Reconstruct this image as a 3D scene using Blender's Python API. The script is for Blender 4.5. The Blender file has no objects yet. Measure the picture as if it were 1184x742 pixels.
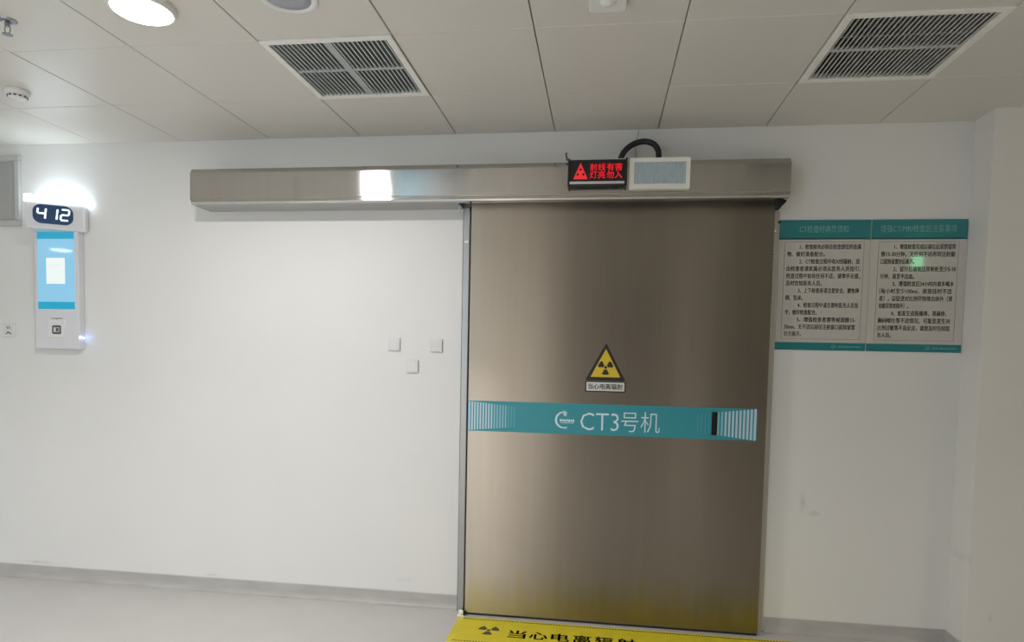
import bpy, bmesh, math, random
from mathutils import Vector, Matrix
random.seed(5)
S = bpy.context.scene
COL = S.collection
H = 2.929                       # ceiling height
PI = math.pi

# ------------------------------------------------------------------ materials
def nodes_of(name):
    m = bpy.data.materials.new(name); m.use_nodes = True
    nt = m.node_tree
    return m, nt, nt.nodes['Principled BSDF']

def mat(name, col, rough=.5, metal=0., emit=None, strength=0., noise=.0, scale=8., coat=0., bump=0., stretch=(1, 1, 1), spec=.5):
    m, nt, b = nodes_of(name)
    b.inputs['Base Color'].default_value = (*col, 1)
    b.inputs['Roughness'].default_value = rough
    b.inputs['Metallic'].default_value = metal
    b.inputs['Specular IOR Level'].default_value = spec
    b.inputs['Coat Weight'].default_value = coat
    b.inputs['Coat Roughness'].default_value = .05
    if emit:
        b.inputs['Emission Color'].default_value = (*emit, 1)
        b.inputs['Emission Strength'].default_value = strength
    if noise or bump:
        tc = nt.nodes.new('ShaderNodeTexCoord'); mp = nt.nodes.new('ShaderNodeMapping')
        mp.inputs['Scale'].default_value = stretch
        nz = nt.nodes.new('ShaderNodeTexNoise'); nz.inputs['Scale'].default_value = scale
        nz.inputs['Detail'].default_value = 6
        nt.links.new(tc.outputs['Object'], mp.inputs[0]); nt.links.new(mp.outputs[0], nz.inputs[0])
        if noise:
            cr = nt.nodes.new('ShaderNodeValToRGB')
            cr.color_ramp.elements[0].position = .3; cr.color_ramp.elements[1].position = .7
            cr.color_ramp.elements[0].color = (*[c * (1 - noise) for c in col], 1)
            cr.color_ramp.elements[1].color = (*[min(1, c * (1 + noise)) for c in col], 1)
            nt.links.new(nz.outputs[0], cr.inputs[0]); nt.links.new(cr.outputs[0], b.inputs['Base Color'])
        if bump:
            bp = nt.nodes.new('ShaderNodeBump'); bp.inputs['Strength'].default_value = bump
            bp.inputs['Distance'].default_value = .01
            nt.links.new(nz.outputs[0], bp.inputs['Height']); nt.links.new(bp.outputs[0], b.inputs['Normal'])
    return m

def steel(name, col, rough, aniso, stain=False):
    m, nt, b = nodes_of(name)
    L = nt.links.new
    b.inputs['Metallic'].default_value = 1
    b.inputs['Anisotropic'].default_value = aniso
    b.inputs['Anisotropic Rotation'].default_value = .25
    tg = nt.nodes.new('ShaderNodeTangent'); tg.direction_type = 'UV_MAP'; tg.uv_map = 'UVMap'
    L(tg.outputs[0], b.inputs['Tangent'])
    tc = nt.nodes.new('ShaderNodeTexCoord'); mp = nt.nodes.new('ShaderNodeMapping')
    mp.inputs['Scale'].default_value = (9, 9, .35)
    L(tc.outputs['Object'], mp.inputs[0])
    nz = nt.nodes.new('ShaderNodeTexNoise'); nz.inputs['Scale'].default_value = 3; nz.inputs['Detail'].default_value = 8
    L(mp.outputs[0], nz.inputs[0])
    cr = nt.nodes.new('ShaderNodeValToRGB')
    cr.color_ramp.elements[0].position = .25; cr.color_ramp.elements[1].position = .75
    cr.color_ramp.elements[0].color = (*[c * .972 for c in col], 1)
    cr.color_ramp.elements[1].color = (*[c * 1.028 for c in col], 1)
    L(nz.outputs[0], cr.inputs[0])
    mr = nt.nodes.new('ShaderNodeMapRange')
    mr.inputs[3].default_value = rough * .97; mr.inputs[4].default_value = rough * 1.04
    L(nz.outputs[0], mr.inputs[0]); L(mr.outputs[0], b.inputs['Roughness'])
    out = cr.outputs[0]
    if stain:
        # yellowed cleaning-fluid stain along the foot of the door, with a ragged streaky upper edge
        sp = nt.nodes.new('ShaderNodeSeparateXYZ'); L(tc.outputs['Object'], sp.inputs[0])
        m2 = nt.nodes.new('ShaderNodeMapping'); m2.inputs['Scale'].default_value = (16, 1, .8); L(tc.outputs['Object'], m2.inputs[0])
        n2 = nt.nodes.new('ShaderNodeTexNoise'); n2.inputs['Scale'].default_value = 1.2; n2.inputs['Detail'].default_value = 7
        L(m2.outputs[0], n2.inputs[0])
        ma = nt.nodes.new('ShaderNodeMath'); ma.operation = 'MULTIPLY_ADD'
        L(n2.outputs[0], ma.inputs[0]); ma.inputs[1].default_value = -.42; L(sp.outputs[2], ma.inputs[2])
        r2 = nt.nodes.new('ShaderNodeMapRange'); r2.interpolation_type = 'SMOOTHSTEP'
        r2.inputs[1].default_value = -.21; r2.inputs[2].default_value = .12
        r2.inputs[3].default_value = .55; r2.inputs[4].default_value = 0
        L(ma.outputs[0], r2.inputs[0])
        mx = nt.nodes.new('ShaderNodeMix'); mx.data_type = 'RGBA'
        L(r2.outputs[0], mx.inputs[0]); L(out, mx.inputs[6]); mx.inputs[7].default_value = (.33, .285, .10, 1)
        out = mx.outputs[2]
    L(out, b.inputs['Base Color'])
    return m

def grubby(name, col, rough, blobs, dirt=(.3, .28, .25)):
    """Matte paint with slight mottling and a few real scuff marks at given wall spots (x, z, size_x, size_z, amount)."""
    m, nt, b = nodes_of(name); L = nt.links.new
    b.inputs['Roughness'].default_value = rough
    tc = nt.nodes.new('ShaderNodeTexCoord')
    nz = nt.nodes.new('ShaderNodeTexNoise'); nz.inputs['Scale'].default_value = 2.; nz.inputs['Detail'].default_value = 5
    L(tc.outputs['Object'], nz.inputs[0])
    cr = nt.nodes.new('ShaderNodeValToRGB')
    cr.color_ramp.elements[0].position = .3; cr.color_ramp.elements[1].position = .7
    cr.color_ramp.elements[0].color = (*[c * .975 for c in col], 1); cr.color_ramp.elements[1].color = (*col, 1)
    L(nz.outputs[0], cr.inputs[0]); out = cr.outputs[0]
    n2 = nt.nodes.new('ShaderNodeTexNoise'); n2.inputs['Scale'].default_value = 22; n2.inputs['Detail'].default_value = 8
    L(tc.outputs['Object'], n2.inputs[0])
    for (x, z, sx, sz, am) in blobs:
        mp = nt.nodes.new('ShaderNodeMapping'); mp.vector_type = 'POINT'
        mp.inputs['Location'].default_value = (-x / sx, 0, -z / sz); mp.inputs['Scale'].default_value = (1 / sx, 0, 1 / sz)
        L(tc.outputs['Object'], mp.inputs[0])
        ln = nt.nodes.new('ShaderNodeVectorMath'); ln.operation = 'LENGTH'; L(mp.outputs[0], ln.inputs[0])
        ad = nt.nodes.new('ShaderNodeMath'); ad.operation = 'MULTIPLY_ADD'
        L(n2.outputs[0], ad.inputs[0]); ad.inputs[1].default_value = 1.6; L(ln.outputs['Value'], ad.inputs[2])
        mr = nt.nodes.new('ShaderNodeMapRange'); mr.inputs[1].default_value = .8; mr.inputs[2].default_value = 1.5
        mr.inputs[3].default_value = am; mr.inputs[4].default_value = 0; L(ad.outputs[0], mr.inputs[0])
        mx = nt.nodes.new('ShaderNodeMix'); mx.data_type = 'RGBA'
        L(mr.outputs[0], mx.inputs[0]); L(out, mx.inputs[6]); mx.inputs[7].default_value = (*dirt, 1); out = mx.outputs[2]
    L(out, b.inputs['Base Color'])
    return m

M = {}
M['wall'] = grubby('wall_paint', (.80, .793, .778), .55,
                   [(2.09, .78, .035, .09, .25), (2.16, .72, .06, .03, .2), (-2.9, .11, .2, .02, .3), (-1.6, .105, .15, .012, .25), (-.3, .16, .1, .03, .12)])
M['column'] = grubby('column_paint', (.80, .785, .755), .55, [(3.02, .24, .02, .04, .4), (2.9, .55, .02, .06, .12)])
M['tile'] = mat('ceiling_tile', (.70, .68, .632), .38, spec=.4)
M['seam'] = mat('ceiling_seam', (.10, .095, .09), .8)
M['floor'] = mat('floor_vinyl', (.56, .54, .525), .30, noise=.03, scale=3)
M['base'] = mat('baseboard_vinyl', (.47, .455, .44), .45, noise=.08, scale=5, stretch=(1, 1, 4))
M['door'] = steel('door_steel', (.37, .335, .287), .28, .93, stain=True)
M['beam'] = steel('beam_steel', (.51, .495, .47), .12, .97)
M['trim'] = steel('trim_steel', (.33, .325, .31), .34, .5)
M['trimgrey'] = mat('trim_paint', (.56, .555, .52), .45)
M['black'] = mat('black_rubber', (.012, .012, .013), .5)
M['blackgloss'] = mat('black_acrylic', (.012, .012, .014), .18)
M['white'] = mat('white_plastic', (.80, .80, .79), .35)
M['plate'] = mat('switch_plate', (.74, .735, .73), .4)
M['offwhite'] = mat('off_white_plastic', (.80, .79, .73), .35)
M['housing'] = mat('housing_plastic', (.76, .76, .79), .28)
M['vent'] = mat('vent_aluminium', (.88, .87, .83), .4)
M['slat'] = mat('vent_slat', (.42, .47, .47), .4, metal=.3)
M['slatgrey'] = mat('vent_slat_grey', (.56, .56, .54), .4, metal=.3)
M['duct'] = mat('duct_black', (.015, .018, .018), .8)
M['lamp'] = mat('lamp_diffuser', (.9, .9, .9), .4, emit=(1, .985, .96), strength=14)
M['lampcold'] = mat('lamp_diffuser_cold', (.9, .9, .9), .4, emit=(.72, .88, 1), strength=9)
M['glow'] = mat('head_light_diffuser', (.9, .9, .9), .4, emit=(.78, .92, 1), strength=5)
M['navy'] = mat('number_window', (.012, .035, .085), .2, emit=(.02, .07, .16), strength=.22)
M['digit'] = mat('number_segments', (.8, .9, 1), .4, emit=(.80, .92, 1), strength=.85)
M['screen'] = mat('screen_blue', (.05, .08, .1), .04, emit=(.27, .60, .83), strength=.72)
M['screenbar'] = mat('screen_teal', (.02, .06, .08), .08, emit=(.015, .40, .62), strength=.66)
M['screencard'] = mat('screen_white', (.2, .2, .2), .1, emit=(.83, .92, .90), strength=.72)
M['screenline'] = mat('screen_line', (.2, .2, .2), .1, emit=(.70, .80, .76), strength=.7)
M['icon'] = mat('dark_icon', (.10, .10, .12), .4)
M['led_blue'] = mat('blue_indicator', (.3, .4, 1), .3, emit=(.25, .42, 1), strength=9)
M['led_red'] = mat('red_led', (.25, .02, .02), .4, emit=(1, .022, .035), strength=.5)
M['silver'] = mat('silver_strip', (.62, .62, .63), .35, metal=.4)
M['ledpanel'] = mat('unlit_panel', (.44, .53, .57), .3, noise=.12, scale=60, stretch=(3, 1, .4))
M['teal'] = mat('teal_print', (.035, .30, .36), .38)
M['tealpost'] = mat('poster_teal', (.028, .225, .245), .25, coat=.15)
M['tealdark'] = mat('poster_dark_teal', (.01, .08, .085), .3)
M['poster'] = mat('poster_board', (.60, .57, .53), .3, coat=.8)
M['ink'] = mat('poster_ink', (.085, .07, .06), .5)
M['inkline'] = mat('poster_line', (.26, .24, .22), .5)
M['tealtext'] = mat('poster_pale_text', (.22, .47, .48), .4)
M['tealfoot'] = mat('poster_footer_text', (.10, .36, .38), .4)
M['stripe'] = mat('banner_stripe', (.55, .70, .82), .4)
M['stripe2'] = mat('banner_stripe_mid', (.30, .56, .66), .4)
M['stripe3'] = mat('banner_stripe_faint', (.10, .40, .48), .4)
M['letter'] = mat('banner_letter', (.70, .84, .92), .4)
M['yellow'] = mat('warning_yellow', (.72, .52, .035), .4)
M['matyellow'] = mat('mat_yellow', (.72, .60, .02), .45, noise=.06, scale=12)
M['matink'] = mat('mat_ink', (.035, .03, .015), .5)
M['signblack'] = mat('sign_black', (.02, .018, .018), .4)
M['signwhite'] = mat('sign_white', (.72, .71, .68), .4)
M['chrome'] = mat('chrome', (.8, .8, .8), .12, metal=1)
M['dullchrome'] = mat('dull_chrome', (.35, .36, .38), .3, metal=1)
M['grille'] = mat('speaker_mesh', (.40, .41, .47), .5, noise=.1, scale=90)
M['hatch'] = mat('hatch_grey', (.40, .40, .39), .5)
M['hatchframe'] = mat('hatch_frame', (.52, .52, .50), .45)
M['greensign'] = mat('green_sign', (.05, .4, .1), .3, emit=(.15, 1, .42), strength=10)
M['wood'] = mat('brown_door', (.07, .055, .045), .5)
M['daylight'] = mat('window_daylight', (.1, .1, .1), .1, emit=(.40, .76, 1), strength=8)  # glow of the added board behind the viewer
M['daylight2'] = mat('window_daylight_dim', (.1, .1, .1), .1, emit=(.88, .93, 1), strength=4)
M['panel'] = mat('wall_panel', (.10, .085, .07), .5)
M['farwall'] = mat('far_wall_paint', (.80, .78, .75), .6)

# ------------------------------------------------------------------ mesh helpers
def bx(bm, x0, x1, y0, y1, z0, z1, bev=0., seg=2):
    r = bmesh.ops.create_cube(bm, size=1)
    vs = r['verts']
    bmesh.ops.scale(bm, vec=(x1 - x0, y1 - y0, z1 - z0), verts=vs)
    bmesh.ops.translate(bm, vec=((x0 + x1) / 2, (y0 + y1) / 2, (z0 + z1) / 2), verts=vs)
    if bev:
        es = list({e for v in vs for e in v.link_edges})
        bmesh.ops.bevel(bm, geom=es, offset=bev, segments=seg, profile=.5, affect='EDGES')

def prism(bm, pts, axis, a, b):
    """Extrude polygon pts (2-D) along axis from a to b. axis 'y': pts are (x, z); 'x': (y, z); 'z': (x, y)."""
    def P(p, t):
        return {'y': (p[0], t, p[1]), 'x': (t, p[0], p[1]), 'z': (p[0], p[1], t)}[axis]
    A = [bm.verts.new(P(p, a)) for p in pts]; B = [bm.verts.new(P(p, b)) for p in pts]
    n = len(pts)
    fs = [bm.faces.new(A), bm.faces.new(B[::-1])]
    for i in range(n):
        fs.append(bm.faces.new((A[i], B[i], B[(i + 1) % n], A[(i + 1) % n])))
    bmesh.ops.recalc_face_normals(bm, faces=fs)

def lathe(bm, prof, c, seg=40):
    """Revolve (radius, z) profile about a vertical axis through c."""
    rings = []
    for r, z in prof:
        if r < 1e-6: rings.append([bm.verts.new((c[0], c[1], c[2] + z))])
        else: rings.append([bm.verts.new((c[0] + r * math.cos(2 * PI * k / seg), c[1] + r * math.sin(2 * PI * k / seg), c[2] + z)) for k in range(seg)])
    fs = []
    for a, b in zip(rings, rings[1:]):
        for k in range(seg):
            k2 = (k + 1) % seg
            if len(a) == 1 and len(b) == 1: continue
            if len(a) == 1: fs.append(bm.faces.new((a[0], b[k], b[k2])))
            elif len(b) == 1: fs.append(bm.faces.new((a[k], b[0], a[k2])))
            else: fs.append(bm.faces.new((a[k], b[k], b[k2], a[k2])))
    bmesh.ops.recalc_face_normals(bm, faces=fs)

def tube(bm, pts, r, seg=12, ripple=0., caps=True):
    pts = [Vector(p) for p in pts]; rings = []
    up = Vector((0, 1, 0))
    for i, p in enumerate(pts):
        t = (pts[min(i + 1, len(pts) - 1)] - pts[max(i - 1, 0)]).normalized()
        u = t.cross(up)
        if u.length < 1e-4: u = t.cross(Vector((1, 0, 0)))
        u.normalize(); v = t.cross(u)
        rr = r * (1 + (ripple if i % 2 else -ripple))
        rings.append([bm.verts.new(p + rr * (math.cos(2 * PI * k / seg) * u + math.sin(2 * PI * k / seg) * v)) for k in range(seg)])
    fs = []
    for a, b in zip(rings, rings[1:]):
        for k in range(seg): fs.append(bm.faces.new((a[k], a[(k + 1) % seg], b[(k + 1) % seg], b[k])))
    if caps: fs += [bm.faces.new(rings[0]), bm.faces.new(rings[-1][::-1])]
    bmesh.ops.recalc_face_normals(bm, faces=fs)

def smooth_path(pts, n=12):
    out = []
    P = [Vector(pts[0])] + [Vector(p) for p in pts] + [Vector(pts[-1])]
    for i in range(1, len(P) - 2):
        for k in range(n):
            t = k / n; a, b, c, d = P[i - 1], P[i], P[i + 1], P[i + 2]
            out.append(.5 * ((2 * b) + (c - a) * t + (2 * a - 5 * b + 4 * c - d) * t * t + (3 * b - a - 3 * c + d) * t ** 3))
    out.append(P[-2]); return out

def rrect(x0, x1, y0, y1, r, n=6):
    pts = []
    for cx, cy, a0 in ((x1 - r, y1 - r, 0), (x0 + r, y1 - r, PI / 2), (x0 + r, y0 + r, PI), (x1 - r, y0 + r, 1.5 * PI)):
        for k in range(n + 1):
            a = a0 + PI / 2 * k / n
            pts.append((cx + r * math.cos(a), cy + r * math.sin(a)))
    return pts

def obj(name, bm, m, parent=None, smooth=False, uv=False):
    me = bpy.data.meshes.new(name)
    if uv:
        l = bm.loops.layers.uv.new('UVMap')
        for f in bm.faces:
            n = f.normal
            for lp in f.loops:
                c = lp.vert.co
                lp[l].uv = (c.x, c.z) if abs(n.y) >= max(abs(n.x), abs(n.z)) else ((c.y, c.z) if abs(n.x) >= abs(n.z) else (c.x, c.y))
    bm.to_mesh(me); bm.free()
    me.materials.append(m)
    if smooth:
        for p in me.polygons: p.use_smooth = True
    o = bpy.data.objects.new(name, me); COL.objects.link(o)
    if parent:
        o.parent = parent
        if parent.type == 'EMPTY': o.matrix_parent_inverse = Matrix.Translation(-Vector(parent.location))
    return o

def NB(): return bmesh.new()

def box(name, m, parent, *d, bev=0., uv=False, seg=2):
    bm = NB(); bx(bm, *d, bev=bev, seg=seg)
    bm.normal_update()
    return obj(name, bm, m, parent, uv=uv)

def boxes(name, m, parent, ds, bev=0., uv=False):
    bm = NB()
    for d in ds: bx(bm, *d, bev=bev)
    bm.normal_update()
    return obj(name, bm, m, parent, uv=uv)

def tag(o, label=None, cat=None, group=None, kind=None):
    if label: o['label'] = label
    if cat: o['category'] = cat
    if group: o['group'] = group
    if kind: o['kind'] = kind
    return o

def thing(name, label, cat, loc, group=None):
    o = bpy.data.objects.new(name, None); COL.objects.link(o); o.location = loc
    o.empty_display_size = .05
    return tag(o, label, cat, group)

def struct(o): return tag(o, kind='structure')

def glyphs(items, depth=.0012, weight=0.):
    """items: (string, x, y, height, width or None, align). Returns verts/faces of all strings in one flat XY mesh (x right, y up)."""
    V, F = [], []
    for s, x, y, h, w, al in items:
        c = bpy.data.curves.new('t', 'FONT'); c.body = s; c.size = 1; c.extrude = 0; c.offset = min(weight, 0)
        c.resolution_u = 2
        o = bpy.data.objects.new('t', c); COL.objects.link(o)
        bpy.context.view_layer.update()
        me = bpy.data.meshes.new_from_object(o.evaluated_get(bpy.context.evaluated_depsgraph_get()))
        xs = [v.co.x for v in me.vertices] or [0, 1]
        x0, x1 = min(xs), max(xs)
        k = h
        kx = (w / (x1 - x0)) if w else k
        ox = {'L': x, 'C': x - kx * (x1 - x0) / 2, 'R': x - kx * (x1 - x0)}[al]
        # bolder strokes: the same outlines repeated with a hair's shift (offsetting CJK outlines breaks their fill)
        for sx, sy in (((-1, -.6), (1, -.6), (1, .6), (-1, .6)) if weight > 0 else ((0, 0),)):
            b = len(V)
            V += [(ox + (v.co.x - x0) * kx + sx * weight * k, y + (v.co.y - .36) * k + sy * weight * k) for v in me.vertices]
            F += [[b + i for i in p.vertices] for p in me.polygons]
        bpy.data.objects.remove(o); bpy.data.curves.remove(c); bpy.data.meshes.remove(me)
    return V, F

def lettering(name, items, to3, m, parent, depth=.0008, weight=0.):
    """to3(x, y, d) maps the flat text to space, d the height above the surface."""
    V, F = glyphs(items, weight=weight)
    bm = NB()
    top = [bm.verts.new(to3(x, y, depth)) for x, y in V]
    for f in F:
        try: bm.faces.new([top[i] for i in f])
        except ValueError: pass
    g = bmesh.ops.extrude_face_region(bm, geom=bm.faces[:])
    low = [v for v in g['geom'] if isinstance(v, bmesh.types.BMVert)]
    off = Vector(to3(0, 0, 0)) - Vector(to3(0, 0, depth))
    bmesh.ops.translate(bm, vec=off, verts=low)
    bmesh.ops.recalc_face_normals(bm, faces=bm.faces[:])
    return obj(name, bm, m, parent)

def wallmap(y): return lambda a, b, d: (a, y - d, b)
def floormap(z): return lambda a, b, d: (a, b, z + d)

def trefoil(bm, cx, cy, R, to3, d0, d1, hub=True, up=PI / 2):
    """Radiation trefoil: three 60 degree blades and a hub, in any plane."""
    def ex(pts):
        A = [bm.verts.new(to3(x, y, d0)) for x, y in pts]; B = [bm.verts.new(to3(x, y, d1)) for x, y in pts]
        n = len(pts); fs = [bm.faces.new(A), bm.faces.new(B[::-1])]
        for i in range(n): fs.append(bm.faces.new((A[i], B[i], B[(i + 1) % n], A[(i + 1) % n])))
        bmesh.ops.recalc_face_normals(bm, faces=fs)
    for k in range(3):
        a = -PI / 2 + k * 2 * PI / 3
        pts = [(cx + .30 * R * math.cos(a + t), cy + .30 * R * math.sin(a + t)) for t in (-PI / 6, 0, PI / 6)]
        pts += [(cx + R * math.cos(a + t), cy + R * math.sin(a + t)) for t in [PI / 6 - i * PI / 24 for i in range(9)]]
        ex(pts)
    if hub: ex([(cx + .19 * R * math.cos(2 * PI * i / 14), cy + .19 * R * math.sin(2 * PI * i / 14)) for i in range(14)])

# ------------------------------------------------------------------ the room
X0, X1, Y0 = -9.0, 6.0, -6.6
wb = NB(); bx(wb, X0, X1, 0, .12, -.02, H + .10); struct(obj('wall_back', wb, M['wall']))
bm = NB(); bx(bm, X0, X1, Y0, .12, -.10, 0); struct(obj('floor', bm, M['floor']))
bm = NB(); bx(bm, X0 - .12, X0, Y0, .12, -.02, H + .10); struct(obj('wall_left', bm, M['farwall']))
bm = NB(); bx(bm, X0, X1, Y0 - .12, Y0, -.02, H + .10); struct(obj('wall_front', bm, M['farwall']))
XC, YC = 2.897, -.193           # projecting corner on the right
bm = NB(); bx(bm, XC, X1, YC, 0, -.02, H + .10, bev=.004); struct(obj('wall_right', bm, M['column']))
bm = NB(); bx(bm, X1, X1 + .12, Y0, .12, -.02, H + .10); struct(obj('wall_side', bm, M['farwall']))

def baseboard(name, pts):
    """A coved vinyl skirting run along pts (x, y, outward normal)."""
    bm = NB()
    for (a, b, n) in pts:
        a, b, n = Vector(a), Vector(b), Vector(n)
        prof = [(0, .088), (.004, .088), (.006, .084), (.0065, .03), (.010, .014), (.018, .006), (.032, .002), (.032, 0), (0, 0)]
        A = [bm.verts.new((a.x + n.x * d, a.y + n.y * d, z)) for d, z in prof]
        B = [bm.verts.new((b.x + n.x * d, b.y + n.y * d, z)) for d, z in prof]
        k = len(prof); fs = [bm.faces.new(A), bm.faces.new(B[::-1])]
        for i in range(k): fs.append(bm.faces.new((A[i], B[i], B[(i + 1) % k], A[(i + 1) % k])))
        bmesh.ops.recalc_face_normals(bm, faces=fs)
    return struct(obj(name, bm, M['base']))
baseboard('baseboard_back', [((X0, 0, 0), (.06, 0, 0), (0, -1, 0)), ((1.905, 0, 0), (XC, 0, 0), (0, -1, 0))])
baseboard('baseboard_right', [((XC, .0, 0), (XC, YC, 0), (-1, 0, 0)), ((XC - .006, YC, 0), (X1, YC, 0), (0, -1, 0))])

# ceiling of metal tiles on a 0.6 m grid, real gaps between them; the two vent cells stay open
YA, TY = .6023, .6341
rows = [(-YA + .0, 0.)] + [(-YA - TY * (j + 1), -YA - TY * j) for j in range(9)]
VENTS = {(-1, 1), (3, 1)}
bm = NB(); bs = NB()
for i in range(-15, 10):
    for j, (ya, yb) in enumerate(rows):
        if (i, j) in VENTS: continue
        xa, xb = .6 * i, .6 * i + .6
        g, gy = .0022, .0012
        r = bmesh.ops.create_cube(bm, size=1)
        bmesh.ops.scale(bm, vec=(.6 - 2 * g, (yb - ya) - 2 * gy, .02), verts=r['verts'])
        bmesh.ops.translate(bm, vec=((xa + xb) / 2, (ya + yb) / 2, H + .01 + random.uniform(-.0006, .0006)), verts=r['verts'])
        lo = [e for e in {e for v in r['verts'] for e in v.link_edges} if all(v.co.z < H + .005 for v in e.verts)]
        bmesh.ops.bevel(bm, geom=lo, offset=.0025, segments=1, affect='EDGES')
        bx(bs, xa, xb, ya, yb, H + .0195, H + .03)
ce = struct(obj('ceiling', bm, M['tile']))
obj('seam_backing', bs, M['seam'], ce)

# ------------------------------------------------------------------ far side of the corridor, behind the viewer: unseen shapes added for the reflections they give
d2 = struct(box('door_2', M['wood'], None, .15, 1.98, Y0, Y0 + .06, 0, H, bev=.004))  # added dark slab, mirrored as the dark band in the steel door
w1 = struct(box('window_1', M['white'], None, -2.34, -1.46, Y0, Y0 + .03, .92, 2.82, bev=.004))  # invented glowing board, placed for the bluish patches on the track cover
box('pane', M['daylight'], w1, -2.30, -1.93, Y0 + .03, Y0 + .035, .98, 2.76)
box('pane', M['daylight2'], w1, -1.74, -1.50, Y0 + .03, Y0 + .035, .98, 2.76)
struct(box('trim_3', M['panel'], None, 2.55, X1, Y0, Y0 + .04, 0, H, bev=.004))  # added dark face that deepens the steel door's right side by reflection

# ------------------------------------------------------------------ sliding door, its header box and trims
DX0, DX1, DYF = .118, 1.852, -.085
bm = NB(); bx(bm, DX0, DX1, DYF, -.03, .014, 2.56, bev=.003); bm.normal_update()
door = tag(obj('door_1', bm, M['door'], uv=True), 'large brushed stainless steel sliding door with a yellowed stained foot', 'door', kind='structure')
box('bottom_seal', M['black'], door, DX0 + .004, DX1 - .004, DYF + .004, -.034, .003, .0155)  # black strip standing for the shade in the gap below the door

def header():
    t = thing('door_track_cover', 'long brushed steel cover box over the sliding door track', 'track cover', (0, 0, 2.47))
    x0, x1, yf, z0, z1 = -1.597, 1.889, -.22, 2.478, 2.694
    bm = NB()
    # cross-section (y, z): folded sheet with a sloping upper lip and a rolled lower edge
    sec = [(-.004, z1), (yf + .03, z1), (yf + .012, z1 - .006), (yf + .002, z1 - .026), (yf, z1 - .034), (yf, z0 + .034), (yf + .004, z0 + .030),
           (yf + .003, z0 + .012), (yf + .008, z0 + .003), (yf + .016, z0), (yf + .05, z0), (yf + .05, z0 + .004), (yf + .018, z0 + .004), (yf + .012, z0 + .02), (yf + .012, z1 - .03), (yf + .03, z1 - .008), (-.004, z1 - .008)]
    prism(bm, sec, 'x', x0, x1); bm.normal_update()
    obj('cover', bm, M['beam'], t, uv=True)
    for xa, xb in ((x0 - .003, x0), (x1, x1 + .003)):
        bm = NB(); prism(bm, [(-.002, z1 + .001), (yf + .03, z1 + .001), (yf + .002, z1 - .03), (yf, z0 + .03), (yf + .03, z0), (-.002, z0)] , 'x', xa, xb); bm.normal_update()
        obj('end_cap', bm, M['beam'], t, uv=True)
    # underside plate left of the door and the door's rail, in a darker grey for the shade under the box
    bm = NB(); bx(bm, x0, .055, -.17, -.002, z0 + .001, z0 + .006); bx(bm, .055, x1, -.115, -.088, z0 + .03, z0 + .05); bm.normal_update()
    obj('underside', bm, M['hatch'], t)
    # rubber end stop below the right end
    bm = NB(); prism(bm, [(1.848, 2.492), (1.905, 2.496), (1.895, 2.474), (1.872, 2.450), (1.862, 2.436), (1.850, 2.440)], 'y', -.13, -.088)
    obj('end_stop', bm, M['black'], t)
    bm = NB(); prism(bm, [(.046, 2.482), (.066, 2.482), (.066, 2.468), (.058, 2.45), (.056, 2.432), (.048, 2.432)], 'y', -.12, -.112)
    obj('hook_bracket', bm, M['dullchrome'], t)
    return t
header()

# jambs
bm = NB(); bx(bm, .066, .112, -.072, -.002, .012, 2.478, bev=.006); bm.normal_update()
j1 = struct(obj('trim_1', bm, M['trim'], uv=True))
box('clip', M['white'], j1, .078, .104, -.078, -.071, 2.262, 2.280, bev=.002)
bm = NB(); bx(bm, 1.840, 1.868, -.058, -.002, 0, 2.478, bev=.004); bx(bm, 1.868, 1.8965, -.012, -.002, 0, 2.45, bev=.002); bm.normal_update()
j2 = struct(obj('trim_2', bm, M['trimgrey'], uv=True))
for z in (2.33, 2.195, 1.962):
    bm = NB(); bmesh.ops.create_uvsphere(bm, u_segments=12, v_segments=8, radius=.007)
    bmesh.ops.scale(bm, vec=(1.5, .5, 1), verts=bm.verts); bmesh.ops.translate(bm, vec=(1.858, -.058, z), verts=bm.verts)
    obj('screw', bm, M['chrome'], j2, smooth=True)
bm = NB(); bmesh.ops.create_uvsphere(bm, u_segments=12, v_segments=8, radius=.008)
bmesh.ops.translate(bm, vec=(1.895, -.012, 2.388), verts=bm.verts); obj('screw', bm, M['black'], j2, smooth=True)

t = thing('floor_guide', 'small steel guide bracket on the floor at the foot of the door', 'door guide', (.1, -.08, 0))
bm = NB(); bx(bm, .078, .122, -.112, -.052, 0, .006, bev=.001); bx(bm, .086, .116, -.108, -.098, .006, .034, bev=.002)
obj('bracket', bm, M['chrome'], t)
bm = NB(); lathe(bm, [(0, .030), (.006, .030), (.006, .006), (0, .006)], (.126, -.1, 0), 16); obj('roller', bm, M['black'], t)

# ------------------------------------------------------------------ door banner
YB = DYF - .0004
W = wallmap(YB - .0012)
t = thing('door_banner', 'long teal banner with pale stripes and white lettering across the steel door', 'banner', (.96, YB, 1.23))
BX0, BX1, BZ0, BZ1 = .119, 1.802, 1.139, 1.322
box('backing', M['teal'], t, BX0, BX1, YB - .0012, YB + .0008, BZ0, BZ1)
def stripes(name, specs, m):
    for x, w, h in specs: box(name, m, t, x, x + w, YB - .0019, YB - .0012, 1.2305 - h / 2, 1.2305 + h / 2)
N = 17
L_, M_, R_ = [], [], []
for k in range(N):
    f = k / (N - 1); x = BX0 + .004 + .0172 * k; w = .0105 - .004 * f; h = .176 - .052 * f
    (L_ if k < 9 else M_ if k < 14 else R_).append((x, w, h))
a1, b1, c1 = L_, M_, R_
L_, M_, R_ = [], [], []
for k in range(12):
    f = k / 11; x = BX1 - .006 - .0205 * k; w = .0125 - .004 * f; h = .180 - .052 * f
    (L_ if k < 9 else M_).append((x - w, w, h))
for k, x in enumerate((1.532, 1.512, 1.49, 1.47)): R_.append((x, .004, .12 - .005 * k))
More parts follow.
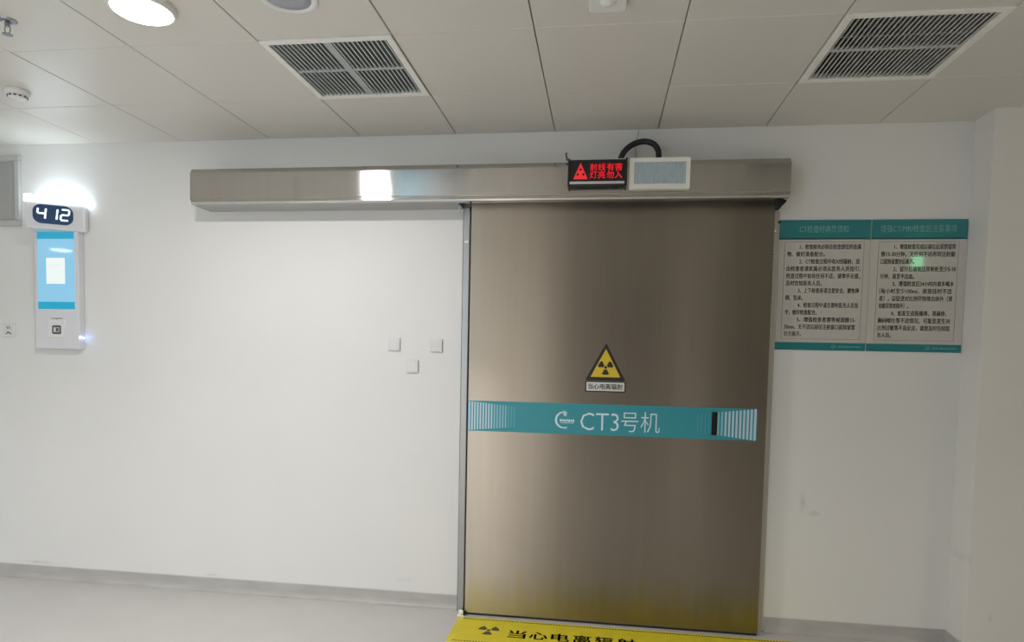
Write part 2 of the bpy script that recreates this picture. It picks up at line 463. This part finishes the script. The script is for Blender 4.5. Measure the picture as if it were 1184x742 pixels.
stripes('stripe', a1 + L_, M['stripe']); stripes('stripe', b1 + M_, M['stripe2']); stripes('stripe', c1 + R_, M['stripe3'])
tag(box('slot', M['blackgloss'], t, 1.549, 1.581, YB - .004, YB - .0012, 1.164, 1.298, bev=.001), 'black slot through the banner')
tag(lettering('lettering', [('CT3', .797, 1.2215, .152, .225, 'L'), ('号机', 1.035, 1.2215, .132, .222, 'L')], W, M['letter'], t, weight=-.008), 'white lettering')
# crescent emblem: open ring swelling to the lower left, a little tower at its top and a wordmark bar across
bm = NB()
cx, cz, R = .697, 1.2225, .050
out, inn = [], []
for k in range(25):
    a = math.radians(62 + (300 - 62) * k / 24)
    th = .0035 + .0085 * math.sin(PI * k / 24)
    out.append((cx + R * math.cos(a), cz + R * math.sin(a))); inn.append((cx + (R - th) * math.cos(a) , cz + (R - th) * math.sin(a)))
prism(bm, out + inn[::-1], 'y', YB - .0019, YB - .0012)
bx(bm, .696, .709, YB - .0019, YB - .0012, 1.250, 1.277); bx(bm, .704, .715, YB - .0019, YB - .0012, 1.246, 1.266)
bx(bm, .700, .716, YB - .0019, YB - .0012, 1.172, 1.181)
for k in range(7): bx(bm, .676 + .0125 * k, .676 + .0125 * k + .0095, YB - .0019, YB - .0012, 1.212 + .002 * (k % 2), 1.2275 - .001 * (k % 3))
bx(bm, .682, .760, YB - .0019, YB - .0012, 1.2045, 1.2075)
tag(obj('emblem', bm, M['letter'], t), 'white crescent emblem')

# ------------------------------------------------------------------ radiation warning sign
t = thing('radiation_warning_sign', 'yellow and black triangular radiation warning sign on the steel door above the teal banner', 'sign', (.936, DYF, 1.55))
def rtri(cx, z0, z1, hw, r):
    P = [Vector((cx, z1)), Vector((cx - hw, z0)), Vector((cx + hw, z0))]; out = []
    for i in range(3):
        p, a, b = P[i], P[i - 1], P[(i + 1) % 3]
        da, db = (a - p).normalized(), (b - p).normalized()
        q0, q1 = p + da * r, p + db * r
        for k in range(5):
            s = k / 4; out.append(tuple((1 - s) ** 2 * q0 + 2 * s * (1 - s) * p + s * s * q1))
    return out
bm = NB(); prism(bm, rtri(.936, 1.462, 1.682, .118, .014), 'y', DYF - .0015, DYF - .0003); obj('border', bm, M['signblack'], t)
bm = NB(); prism(bm, rtri(.936, 1.482, 1.648, .087, .006), 'y', DYF - .0022, DYF - .0015); obj('field', bm, M['yellow'], t)
bm = NB(); trefoil(bm, .936, 1.540, .044, wallmap(DYF - .0022), .0, .0007); obj('trefoil', bm, M['signblack'], t)
bm = NB(); prism(bm, rrect(.819, 1.055, 1.394, 1.459, .008), 'y', DYF - .0015, DYF - .0003); obj('caption_border', bm, M['signblack'], t)
bm = NB(); prism(bm, rrect(.827, 1.048, 1.401, 1.452, .003), 'y', DYF - .0021, DYF - .0015); obj('caption_plate', bm, M['signwhite'], t)
lettering('caption_lettering', [('当心电离辐射', .9375, 1.4265, .036, .200, 'C')], wallmap(DYF - .0021), M['signblack'], t, weight=.012)

# ------------------------------------------------------------------ warning mat on the floor
t = thing('floor_warning_mat', 'yellow floor mat with black radiation symbol and lettering at the foot of the door', 'mat', (1.2, -.3, 0))
bm = NB(); prism(bm, rrect(.092, 2.30, -.472, -.126, .006), 'z', 0.0005, .0028); obj('sheet', bm, M['matyellow'], t)
F = floormap(.0028)
lettering('lettering', [(c, .475 + .1235 * k, -.318, .108, .1, 'C') for k, c in enumerate('当心电离辐射')], F, M['matink'], t, depth=.0005, weight=.022)
lettering('lettering', [(c, 1.335 + .1235 * k, -.318, .108, .1, 'C') for k, c in enumerate('请勿靠近')], F, M['matink'], t, depth=.0005, weight=.022)
bm = NB(); trefoil(bm, .305, -.290, .062, F, 0, .0005); obj('trefoil', bm, M['matink'], t)
for y in (-.146, -.452):
    bm = NB()
    for k in range(130): bx(bm, .125 + .0165 * k, .135 + .0165 * k, y - .0055, y + .0055, .0028, .0033)
    obj('dotted_border', bm, M['matink'], t)

# ------------------------------------------------------------------ signs on the header box
t = thing('led_warning_sign', 'black box sign with red illuminated warning characters mounted on the steel track cover', 'illuminated sign', (.86, -.22, 2.54))
box('body', M['blackgloss'], t, .704, 1.014, -.268, -.224, 2.542, 2.684, bev=.003)
for xa, xb in ((.697, .706), (1.012, 1.022)): box('end_cap', M['black'], t, xa, xb, -.272, -.222, 2.538, 2.692, bev=.002)
box('trim_strip', M['silver'], t, .708, 1.008, -.272, -.266, 2.551, 2.566, bev=.002)
box('top_rail', M['silver'], t, .706, 1.012, -.264, -.228, 2.684, 2.689, bev=.001)
bm = NB(); tube(bm, smooth_path([(.690, -.23, 2.690), (.686, -.23, 2.712), (.682, -.23, 2.726), (.688, -.23, 2.734)], 5), .004, 8); obj('hook', bm, M['black'], t, smooth=True)
YS = -.268
lettering('lettering', [(c, .838 + .0445 * k + (.003 if k > 1 else 0), 2.642, .043, .039, 'C') for k, c in enumerate('射线有害')] + [(c, .838 + .0445 * k + (.003 if k > 1 else 0), 2.600, .043, .039, 'C') for k, c in enumerate('灯亮勿入')], wallmap(YS), M['led_red'], t, depth=.001, weight=.012)
# lit triangle with dark trefoil cut-outs
bm = NB(); prism(bm, rtri(.767, 2.578, 2.668, .040, .004), 'y', YS - .001, YS); tr = obj('lit_triangle', bm, M['led_red'], t)
bm = NB()
for dx, dz in ((0, .052), (-.016, .026), (.016, .026)):
    prism(bm, [(.767 + dx + .0065 * math.cos(a * PI / 6), 2.578 + dz + .0065 * math.sin(a * PI / 6)) for a in range(12)], 'y', YS - .0018, YS - .001)
obj('trefoil', bm, M['blackgloss'], tr)

t = thing('unlit_light_panel', 'pale framed rectangular light panel, unlit, beside the red illuminated sign', 'light panel', (1.2, -.22, 2.52))
P0, P1, Q0, Q1 = 1.034, 1.358, 2.522, 2.690
bm = NB()
o_, i_ = rrect(P0, P1, Q0, Q1, .006, 3), rrect(P0 + .026, P1 - .021, Q0 + .029, Q1 - .021, .003, 3)
n = len(o_)
va = [bm.verts.new((x, -.262, z)) for x, z in o_]; vb = [bm.verts.new((x, -.258, z)) for x, z in i_]
vc = [bm.verts.new((x, -.222, z)) for x, z in o_]; vd = [bm.verts.new((x, -.225, z)) for x, z in i_]
for k in range(n):
    k2 = (k + 1) % n
    for a, b in ((va, vb), (vc, va), (vb, vd), (vd, vc)): bm.faces.new((a[k], a[k2], b[k2], b[k]))
bmesh.ops.recalc_face_normals(bm, faces=bm.faces[:]); obj('frame', bm, M['offwhite'], t)
box('panel', M['ledpanel'], t, P0 + .024, P1 - .019, -.254, -.224, Q0 + .027, Q1 - .019)
bm = NB()
for k in range(38): bx(bm, P0 + .031 + .0072 * k, P0 + .0335 + .0072 * k, -.2552, -.254, Q0 + .034, Q1 - .026)
obj('ribbing', bm, M['ledpanel'], t)

t = tag(obj('conduit', (lambda b: (tube(b, smooth_path([(.985, -.13, 2.694), (.990, -.13, 2.735), (1.016, -.12, 2.780), (1.064, -.11, 2.815), (1.121, -.11, 2.826), (1.170, -.12, 2.806), (1.194, -.125, 2.770), (1.198, -.13, 2.73), (1.198, -.13, 2.694)], 10), .0165, 12, ripple=.06), b)[1])(NB()), M['black'], smooth=True),
        'black corrugated conduit arching above the steel track cover behind the signs', 'cable')
tag(obj('thin_wire', (lambda b: (tube(b, smooth_path([(1.088, -.004, 2.926), (1.080, -.006, 2.88), (1.073, -.004, 2.83), (1.079, -.006, 2.76), (1.088, -.006, 2.694)], 6), .0022, 8), b)[1])(NB()), M['hatch'], smooth=True),
    'thin grey wire running down the wall from the ceiling behind the black conduit', 'wire')  # tube drawn in place of a faint crack in the wall

# ------------------------------------------------------------------ posters
def poster(x0, x1, label, title, tw, lines, fx0, fx1, lines_x, last):
    t = thing('notice_board', label, 'poster', ((x0 + x1) / 2, 0, 1.66), 'information notices beside the door')
    y = -.0008; yf = -.0052
    box('board', M['poster'], t, x0, x1, yf, y, 1.664, 2.401, bev=.0008, seg=1)
    box('header', M['tealpost'], t, x0, x1, yf - .0008, yf, 2.300, 2.401)
    box('header_rule', M['tealdark'], t, x0, x1, yf - .0012, yf, 2.291, 2.300)
    lettering('title', [(title, (x0 + x1) / 2 - .005, 2.349, .043, tw, 'C')], wallmap(yf - .0008), M['tealtext'], t, weight=-.004)
    fr = []
    for d in ((fx0, fx1, 2.2765, 2.2785), (fx0, fx1, 1.727, 1.729), (fx0, fx0 + .002, 1.727, 2.2785), (fx1 - .002, fx1, 1.727, 2.2785)):
        fr.append((d[0], d[1], yf - .0006, yf, d[2], d[3]))
    boxes('text_frame', M['inkline'], t, fr)
    it = []
    for k, (s, ind, w) in enumerate(lines):
        w *= min(1, (fx1 - .014 - lines_x) / (.068 + .340) if ind else (fx1 - .014 - lines_x) / .400)
        it.append((s, lines_x + ind, 2.250 - .0412 * k, .0315, w, 'L'))
    lettering('body_text', it, wallmap(yf), M['ink'], t, depth=.0006, weight=.012)
    box('footer', M['tealpost'], t, x0, x1, yf - .0008, yf, 1.664, 1.708)
    bm = NB(); c = (x0 + x1) / 2 + .075
    ring = [(c + .013 * math.cos(2 * PI * k / 20), 1.686 + .011 * math.sin(2 * PI * k / 20)) for k in range(20)]
    rin = [(c + .009 * math.cos(2 * PI * k / 20), 1.686 + .007 * math.sin(2 * PI * k / 20)) for k in range(20)]
    for k in range(20):
        k2 = (k + 1) % 20; prism(bm, [ring[k], ring[k2], rin[k2], rin[k]], 'y', yf - .0014, yf - .0008)
    bx(bm, c - .006, c + .006, yf - .0014, yf - .0008, 1.684, 1.688)
    xx = c + .026
    for w in (.012, .010, .004, .015, .007, .012, .011, .012, .010): bx(bm, xx, xx + w, yf - .0014, yf - .0008, 1.6815, 1.6905); xx += w + .0035
    obj('footer_mark', bm, M['tealfoot'], t)
    return t
I = .068
poster(1.8985, 2.3895, 'teal headed notice board next to the steel door, carrying five numbered paragraphs', 'CT检查时病员须知', .262, [
    ('1、检查前务必除去检查部位的金属', I, .335), ('物、做好准备配合。', 0, .205), ('2、CT检查过程中有X线辐射，应', I, .332), ('由检查者请家属必须从医务人员指引，', 0, .400),
    ('检查过程中如有任何不适，请举手示意，', 0, .400), ('及时告知医务人员。', 0, .195), ('3、上下检查床请注意安全，避免摔', I, .335), ('倒、坠床。', 0, .095),
    ('4、检查过程中请注意听医务人员指', I, .335), ('令，做好检查配合。', 0, .175), ('5、增强检查者需等候观察15-', I, .325), ('30min，无不适后前往注射窗口拔除留置', 0, .385), ('针方离开。', 0, .095)], 1.930, 2.359, 1.946, 0)
poster(2.3945, 2.892, 'teal headed notice board beside the projecting wall corner, carrying four numbered paragraphs', '增强CT/MRI检查后注意事项', .395, [
    ('1、增强检查完成后请在此观察留观', I, .335), ('察15-30分钟，无任何不适再到注射窗', 0, .395), ('口拔除留置针后离开。', 0, .180), ('2、拔针后请按压穿刺处至少5-10', I, .340),
    ('分钟，直至不出血。', 0, .185), ('3、增强检查后24小时内请多喝水', I, .335), ('（每小时至少100ml，表现佳时不适', 0, .390), ('者），以促进对比剂尽快排出体外（肾', 0, .395), ('功能异常者除外）。', 0, .160),
    ('4、如发生皮肤瘙痒、荨麻疹、', I, .305), ('胸闷呕吐等不适情况，可能是发生对', 0, .390), ('比剂过敏等不良反应，请您及时告知医', 0, .390), ('务人员。', 0, .075)], 2.434, 2.852, 2.450, 0)

# ------------------------------------------------------------------ room number display on the left
t = thing('room_number_display', 'white wall unit with lit number window above a blue screen', 'display', (-2.67, 0, 1.58))
box('housing', M['housing'], t, -2.832, -2.510, -.050, -.0005, 1.580, 2.42, bev=.004)
sc = box('screen', M['screen'], t, -2.808, -2.537, -.0525, -.048, 1.842, 2.348)
tag(sc, 'glowing pale blue screen')
box('header_bar', M['screenbar'], sc, -2.808, -2.537, -.0531, -.0525, 2.302, 2.348)
box('footer_bar', M['screenbar'], sc, -2.808, -2.537, -.0531, -.0525, 1.842, 1.890)
box('white_card', M['screencard'], sc, -2.743, -2.606, -.0531, -.0525, 2.008, 2.178)
boxes('card_line', M['screenline'], sc, [(-2.728, -2.622, -.0534, -.0531, 2.128, 2.131), (-2.728, -2.66, -.0534, -.0531, 2.112, 2.1145)])
# card reader
cr = box('card_reader', M['white'], t, -2.738, -2.612, -.0545, -.049, 1.655, 1.773, bev=.002)
bm = NB()
prism(bm, rrect(-2.706, -2.640, 1.677, 1.735, .01), 'y', -.0556, -.0545); obj('reader_icon', bm, M['icon'], cr)
bm = NB()
bx(bm, -2.694, -2.678, -.0562, -.0556, 1.690, 1.722); bx(bm, -2.672, -2.652, -.0562, -.0556, 1.690, 1.695); bx(bm, -2.672, -2.652, -.0562, -.0556, 1.717, 1.722); bx(bm, -2.657, -2.652, -.0562, -.0556, 1.690, 1.722)
obj('reader_mark', bm, M['plate'], cr)
boxes('reader_caption', M['icon'], t, [(-2.712 + .0135 * k, -2.703 + .0135 * k, -.0506, -.05, 1.778, 1.784) for k in range(6)] + [(-2.679, -2.671, -.0506, -.05, 1.760 + .012, 1.768 + .008)])
bm = NB(); bmesh.ops.create_uvsphere(bm, u_segments=12, v_segments=8, radius=.009); bmesh.ops.scale(bm, vec=(.7, 1, 1), verts=bm.verts)
bmesh.ops.translate(bm, vec=(-2.508, -.042, 1.658), verts=bm.verts); tag(obj('status_light', bm, M['led_blue'], t, smooth=True), 'blue status light')
bm = NB(); bmesh.ops.create_uvsphere(bm, u_segments=12, v_segments=8, radius=.006)
bmesh.ops.translate(bm, vec=(-2.506, -.018, 1.656), verts=bm.verts); obj('status_light', bm, M['led_blue'], t, smooth=True)
# wedge shaped head, turned toward the waiting area
A, B = Vector((-2.735, -.215)), Vector((-2.462, -.040))
Dv = (B - A).normalized(); Nv = Vector((Dv.y, -Dv.x))
foot = [A, B, Vector((-2.468, -.001)), Vector((-2.878, -.001))]
def head_pt(u, z, d): p = A + Dv * u + Nv * d; return (p.x, p.y, z)
bm = NB(); prism(bm, [tuple(p) for p in foot], 'z', 2.346, 2.515)
bmesh.ops.bevel(bm, geom=[e for e in bm.edges if abs(e.verts[0].co.z - e.verts[1].co.z) > .1 or max(v.co.z for v in e.verts) < 2.4], offset=.012, segments=3, profile=.5, affect='EDGES')
hd = obj('number_head', bm, M['housing'], t)
bm = NB()
cap = [A + Nv * .006 - Dv * .006, B + Nv * .006 + Dv * .008, Vector((-2.462, -.001)), Vector((-2.884, -.001))]
prism(bm, [tuple(p) for p in cap], 'z', 2.515, 2.558)
bmesh.ops.bevel(bm, geom=[e for e in bm.edges if min(v.co.z for v in e.verts) > 2.55], offset=.008, segments=2, profile=.5, affect='EDGES')
tag(obj('light_diffuser', bm, M['glow'], t), 'glowing white light cap')
def head_poly(bm, pts, d0, d1):
    a = [bm.verts.new(head_pt(u, z, d0)) for u, z in pts]; b = [bm.verts.new(head_pt(u, z, d1)) for u, z in pts]
    n = len(pts); fs = [bm.faces.new(a), bm.faces.new(b[::-1])]
    for i in range(n): fs.append(bm.faces.new((a[i], b[i], b[(i + 1) % n], a[(i + 1) % n])))
    bmesh.ops.recalc_face_normals(bm, faces=fs)
bm = NB(); head_poly(bm, rrect(.040, .258, 2.380, 2.500, .046, 8), 0, .003)
nw = obj('number_window', bm, M['navy'], hd)
SEG = {'4': 'fgbc', '1': 'bc', '2': 'abged'}
def digit(bm, ch, u, z, w, h, th):
    g = .0012
    def sh(p): return (p[0] + (p[1] - z) * .10, p[1])
    def seg(x0, z0, x1, z1):
        if abs(x1 - x0) > abs(z1 - z0):
            e = th / 2; pts = [(x0 + g, z0), (x0 + e * .6, z0 + e), (x1 - e * .6, z0 + e), (x1 - g, z0), (x1 - e * .6, z0 - e), (x0 + e * .6, z0 - e)]
        else:
            e = th / 2; pts = [(x0, z0 + g), (x0 + e, z0 + e * .6), (x0 + e, z1 - e * .6), (x0, z1 - g), (x0 - e, z1 - e * .6), (x0 - e, z0 + e * .6)]
        head_poly(bm, [sh(p) for p in pts], .003, .0038)
    m = z + h / 2
    S_ = {'a': (u, z + h, u + w, z + h), 'g': (u, m, u + w, m), 'd': (u, z, u + w, z), 'f': (u, m, u, z + h), 'b': (u + w, m, u + w, z + h), 'e': (u, z, u, m), 'c': (u + w, z, u + w, m)}
    for s in SEG[ch]: seg(*S_[s])
for ch, u in (('4', .062), ('1', .124), ('2', .188)):
    bm = NB(); digit(bm, ch, u, 2.409, .043, .068, .0105); obj('digit', bm, M['digit'], hd)

# ------------------------------------------------------------------ wall hatch at the left
t = thing('wall_hatch', 'grey metal hatch with raised frame high on the wall beside the lit number unit', 'hatch', (-3.3, 0, 2.4))
box('panel', M['hatch'], t, -3.60, -2.995, -.014, -.0005, 2.43, 2.825, bev=.002)
bm = NB()
for d in ((-3.64, -2.965, -.024, -.0005, 2.822, 2.858), (-3.64, -2.965, -.024, -.0005, 2.396, 2.432), (-3.64, -3.598, -.024, -.0005, 2.4325, 2.8215), (-2.998, -2.965, -.024, -.0005, 2.4325, 2.8215)): bx(bm, *d, bev=.003)
obj('frame', bm, M['hatchframe'], t)

# ------------------------------------------------------------------ blank plates and socket
def plate(x, z, label):
    t = thing('blank_wall_plate', label, 'wall plate', (x, 0, z - .039), 'blank cover plates left of the door')
    bm = NB(); prism(bm, rrect(x - .039, x + .039, z - .040, z + .040, .003, 3), 'y', -.012, -.0005)
    bmesh.ops.bevel(bm, geom=[e for e in bm.edges if all(v.co.y < -.011 for v in e.verts)], offset=.0035, segments=2, profile=.5, affect='EDGES')
    obj('plate', bm, M['plate'], t)
    bm = NB(); prism(bm, rrect(x - .030, x + .030, z - .031, z + .031, .002, 3), 'y', -.0128, -.0119); obj('centre_cover', bm, M['plate'], t)
plate(-.374, 1.653, 'small white blank wall plate, farthest from the steel door of the three')
plate(-.104, 1.650, 'small white blank wall plate nearest to the steel door')
plate(-.255, 1.518, 'small white blank wall plate, the lowest of the three near the steel door')
t = thing('power_socket', 'small white wall socket with dark slots below the grey hatch', 'socket', (-3.077, 0, 1.65))
bm = NB(); prism(bm, rrect(-3.122, -3.034, 1.652, 1.742, .005, 3), 'y', -.010, -.0005)
bmesh.ops.bevel(bm, geom=[e for e in bm.edges if all(v.co.y < -.009 for v in e.verts)], offset=.003, segments=2, profile=.5, affect='EDGES')
obj('plate', bm, M['plate'], t)
bm = NB()
for cx, cz, a in ((-3.086, 1.716, .5), (-3.070, 1.718, .6), (-3.078, 1.684, .9), (-3.090, 1.678, -.9), (-3.064, 1.678, .9)):
    c_, s_ = math.cos(a), math.sin(a)
    prism(bm, [(cx + x * c_ - z * s_, cz + x * s_ + z * c_) for x, z in ((-.0032, -.0105), (.0032, -.0105), (.0032, .0105), (-.0032, .0105))], 'y', -.0106, -.0099)
obj('slot', bm, M['icon'], t)

# ------------------------------------------------------------------ ceiling vents
def vent(i, label, m, n, centre):
    xa, xb, ya, yb = .6 * i, .6 * i + .6, -YA - TY, -YA
    t = thing('ceiling_vent', label, 'vent', ((xa + xb) / 2, (ya + yb) / 2, H), 'square louvred vents in the ceiling')
    g, fw = .003, .034
    bm = NB()
    for d in ((xa + g, xb - g, ya + g, ya + fw), (xa + g, xb - g, yb - fw, yb - g), (xa + g, xa + fw, ya + fw, yb - fw), (xb - fw, xb - g, ya + fw, yb - fw)):
        bx(bm, d[0], d[1], d[2], d[3], H - .007, H + .025, bev=.002)
    obj('frame', bm, M['vent'], t)
    bm = NB()
    x0, x1 = xa + fw, xb - fw; p = (x1 - x0) / n
    for k in range(n):
        xm = x0 + p * (k + .5)
        if centre and abs(k - (n - 1) / 2) < .6: continue
        prism(bm, [(xm - .0035, H + .0), (xm + .0035, H - .0005), (xm + .0075, H + .019), (xm + .0045, H + .019)], 'y', ya + fw, yb - fw)
    obj('louvre', bm, m, t)
    bm = NB(); bx(bm, x0, x1, (ya + yb) / 2 - .012, (ya + yb) / 2 + .010, H - .001, H + .012, bev=.001); obj('cross_bar', bm, m, t)
    if centre:
        bm = NB(); bx(bm, (x0 + x1) / 2 - .017, (x0 + x1) / 2 + .013, ya + fw, yb - fw, H - .0015, H + .012, bev=.001); obj('centre_bar', bm, m, t)
    else:
        bm = NB(); bx(bm, x0, x1, ya + .21, ya + .213, H + .006, H + .012); obj('tie_rod', bm, m, t)
    bm = NB()
    for d in ((xa, xb, ya, yb, H + .11, H + .12), (xa - .004, xa, ya, yb, H + .026, H + .11), (xb, xb + .004, ya, yb, H + .026, H + .11), (xa, xb, ya - .004, ya, H + .026, H + .11), (xa, xb, yb, yb + .004, H + .026, H + .11)): bx(bm, *d)
    obj('duct', bm, M['duct'], t)
vent(-1, 'square ceiling vent with blue grey louvres and crossing bars, beside the round speaker', M['slat'], 25, True)
vent(3, 'square ceiling vent with fine grey louvres above the two notice boards', M['slatgrey'], 27, False)

# ------------------------------------------------------------------ ceiling fittings
YL = -YA - TY * 1.5
def ceiling_lamp(x, y, label, r=.11, m=None, power=0, col=(1, .98, .95), group=None, spread=150):
    t = thing('ceiling_lamp', label, 'ceiling lamp', (x, y, H), group)
    bm = NB(); lathe(bm, [(r + .012, 0), (r + .012, -.014), (r + .004, -.026), (r - .002, -.026), (r - .002, -.004), (r - .002, 0)], (x, y, H)); obj('rim', bm, M['white'], t, smooth=False)
    bm = NB(); lathe(bm, [(r - .003, -.006), (r - .003, -.024), (r - .012, -.031), (r * .6, -.036), (0, -.038)], (x, y, H)); obj('diffuser', bm, m or M['lamp'], t, smooth=True)
    if power:
        l = bpy.data.lights.new('lamp_light', 'AREA'); l.shape = 'DISK'; l.size = r * 1.9; l.energy = power; l.color = col
        l.spread = math.radians(spread)
        lo = bpy.data.objects.new('lamp_light', l); COL.objects.link(lo); lo.parent = t; lo.location = (0, 0, -.042)
    return t
ceiling_lamp(-.9, YL, 'round glowing ceiling lamp nearest the steel door', power=24, col=(1, .99, .98), spread=180)
for k, (x, y, pw) in enumerate(((-3.9, -3.2, 19), (-6.42, -4.22, 22), (-.75, -4.95, 92), (-3.9, -5.35, 24), (5.45, -4.3, 28))):  # unseen lamps added and tuned to balance wall brightness and reflections
    ceiling_lamp(x, y, 'round glowing ceiling lamp farther along the corridor behind the viewer', r=.13 if k == 1 else .11, power=pw, col=((.94, .97, 1), (.94, .97, 1), (1, .96, .91), (.97, .99, 1), (1, .84, .64))[k], group='round corridor lamps behind the viewer')

t = thing('ceiling_speaker', 'round white flush speaker with grey mesh in the ceiling beside the vent', 'speaker', (-.3, YL, H))
bm = NB(); lathe(bm, [(.112, 0), (.112, -.005), (.104, -.010), (.088, -.010), (.084, -.004), (.084, 0)], (-.3, YL, H)); obj('rim', bm, M['white'], t, smooth=True)
bm = NB(); lathe(bm, [(.086, -.001), (.085, -.006), (.05, -.0085), (0, -.0095)], (-.3, YL, H)); obj('mesh_cover', bm, M['grille'], t, smooth=True)

t = thing('smoke_detector', 'white domed smoke detector on the ceiling above the grey hatch', 'smoke detector', (-2.155, -.84, H))
c = (-2.155, -.84, H)
bm = NB(); lathe(bm, [(.054, 0), (.056, -.006), (.053, -.022), (.049, -.026), (.04, -.026)], c); obj('base', bm, M['offwhite'], t, smooth=True)
bm = NB(); lathe(bm, [(.044, -.026), (.044, -.034), (.040, -.042), (.028, -.047), (.012, -.050), (0, -.050)], c); obj('dome', bm, M['white'], t, smooth=True)
bm = NB()
for k in range(12):
    a = 2 * PI * k / 12; p = Vector((c[0] + .0425 * math.cos(a), c[1] + .0425 * math.sin(a), H - .036))
    r = bmesh.ops.create_cube(bm, size=1); bmesh.ops.scale(bm, vec=(.006, .013, .008), verts=r['verts'])
    bmesh.ops.rotate(bm, cent=(0, 0, 0), matrix=Matrix.Rotation(a, 3, 'Z'), verts=r['verts']); bmesh.ops.translate(bm, vec=p, verts=r['verts'])
obj('sensing_slot', bm, M['icon'], t)

c = (-1.545, -1.50, H)
t = thing('fire_sprinkler', 'small chrome fire sprinkler hanging from the ceiling near the round lamp', 'sprinkler', c)
bm = NB(); lathe(bm, [(.036, .002), (.034, -.004), (.022, -.010), (.010, -.011), (.010, 0)], c, 28); obj('escutcheon', bm, M['dullchrome'], t, smooth=True)
bm = NB(); lathe(bm, [(.008, -.004), (.008, -.020), (.010, -.021), (.010, -.026), (.005, -.027), (0, -.027)], c, 16); obj('nozzle', bm, M['dullchrome'], t)
bm = NB()
for s in (-1, 1): tube(bm, smooth_path([(c[0] + s * .008, c[1], H - .024), (c[0] + s * .013, c[1], H - .036), (c[0] + s * .010, c[1], H - .050), (c[0], c[1], H - .056)], 5), .0022, 8)
obj('yoke', bm, M['dullchrome'], t, smooth=True)
bm = NB(); lathe(bm, [(0, -.055), (.014, -.056), (.019, -.058), (.019, -.060), (0, -.061)], c, 20); obj('deflector', bm, M['dullchrome'], t)

t = thing('ceiling_sensor', 'white rounded box fixed to the ceiling midway between the two vents', 'sensor', (.893, -1.44, H))
bm = NB(); prism(bm, rrect(.826, .966, -1.52, -1.372, .018), 'z', H - .026, H - .0005)
bmesh.ops.bevel(bm, geom=[e for e in bm.edges if all(v.co.z < H - .02 for v in e.verts)], offset=.007, segments=3, profile=.5, affect='EDGES'); obj('case', bm, M['white'], t)
bm = NB(); lathe(bm, [(.030, -.026), (.030, -.029), (.02, -.036), (0, -.039)], (.896, -1.45, H), 24); obj('lens', bm, M['white'], t, smooth=True)

# lit exit box hanging farther back in the corridor: it shows as the green glint in the right notice board
t = thing('exit_light', 'small green lit box hanging from the corridor ceiling behind the viewer', 'exit light', (4.42, -4.05, H))
box('case', M['greensign'], t, 4.375, 4.465, -4.095, -4.005, 2.675, 2.82, bev=.006)
bm = NB(); tube(bm, [(4.42, -4.05, 2.82), (4.42, -4.05, H + .004)], .006, 8); obj('stem', bm, M['white'], t)

# ------------------------------------------------------------------ world, camera, colour
w = bpy.data.worlds.new('World'); S.world = w; w.use_nodes = True
w.node_tree.nodes['Background'].inputs[0].default_value = (.9, .95, 1, 1)
w.node_tree.nodes['Background'].inputs[1].default_value = .1

f, pitch, yaw, roll = 753.99, -.0552, .1338, -.0208
cy, sy, cp, sp, cr_, sr = math.cos(yaw), math.sin(yaw), math.cos(pitch), math.sin(pitch), math.cos(roll), math.sin(roll)
Rz = Matrix(((cy, -sy, 0), (sy, cy, 0), (0, 0, 1))); Rx = Matrix(((1, 0, 0), (0, cp, -sp), (0, sp, cp))); Ry = Matrix(((cr_, 0, sr), (0, 1, 0), (-sr, 0, cr_)))
Rm = Rz @ Rx @ Ry               # columns: right, forward, up
right, fwd, up = Rm.col[0], Rm.col[1], Rm.col[2]
cam = bpy.data.cameras.new('camera'); co = bpy.data.objects.new('camera', cam); COL.objects.link(co)
cam.sensor_fit = 'HORIZONTAL'; cam.sensor_width = 36; cam.lens = 36 * f / 1184
cam.shift_y = 81.71 / 1184      # the photograph is an off-centre crop
cam.clip_start = .05
m4 = Matrix((right, up, -fwd)).transposed().to_4x4(); m4.translation = (.9056, -3.9481, 1.597)
co.matrix_world = m4
S.camera = co
try: S.cycles.sample_clamp_indirect = 4.0
except Exception: pass
S.view_settings.view_transform = 'Standard'
S.view_settings.look = 'None'
S.view_settings.exposure = 0.30
S.view_settings.gamma = 1.0
S.view_settings.use_curve_mapping = False
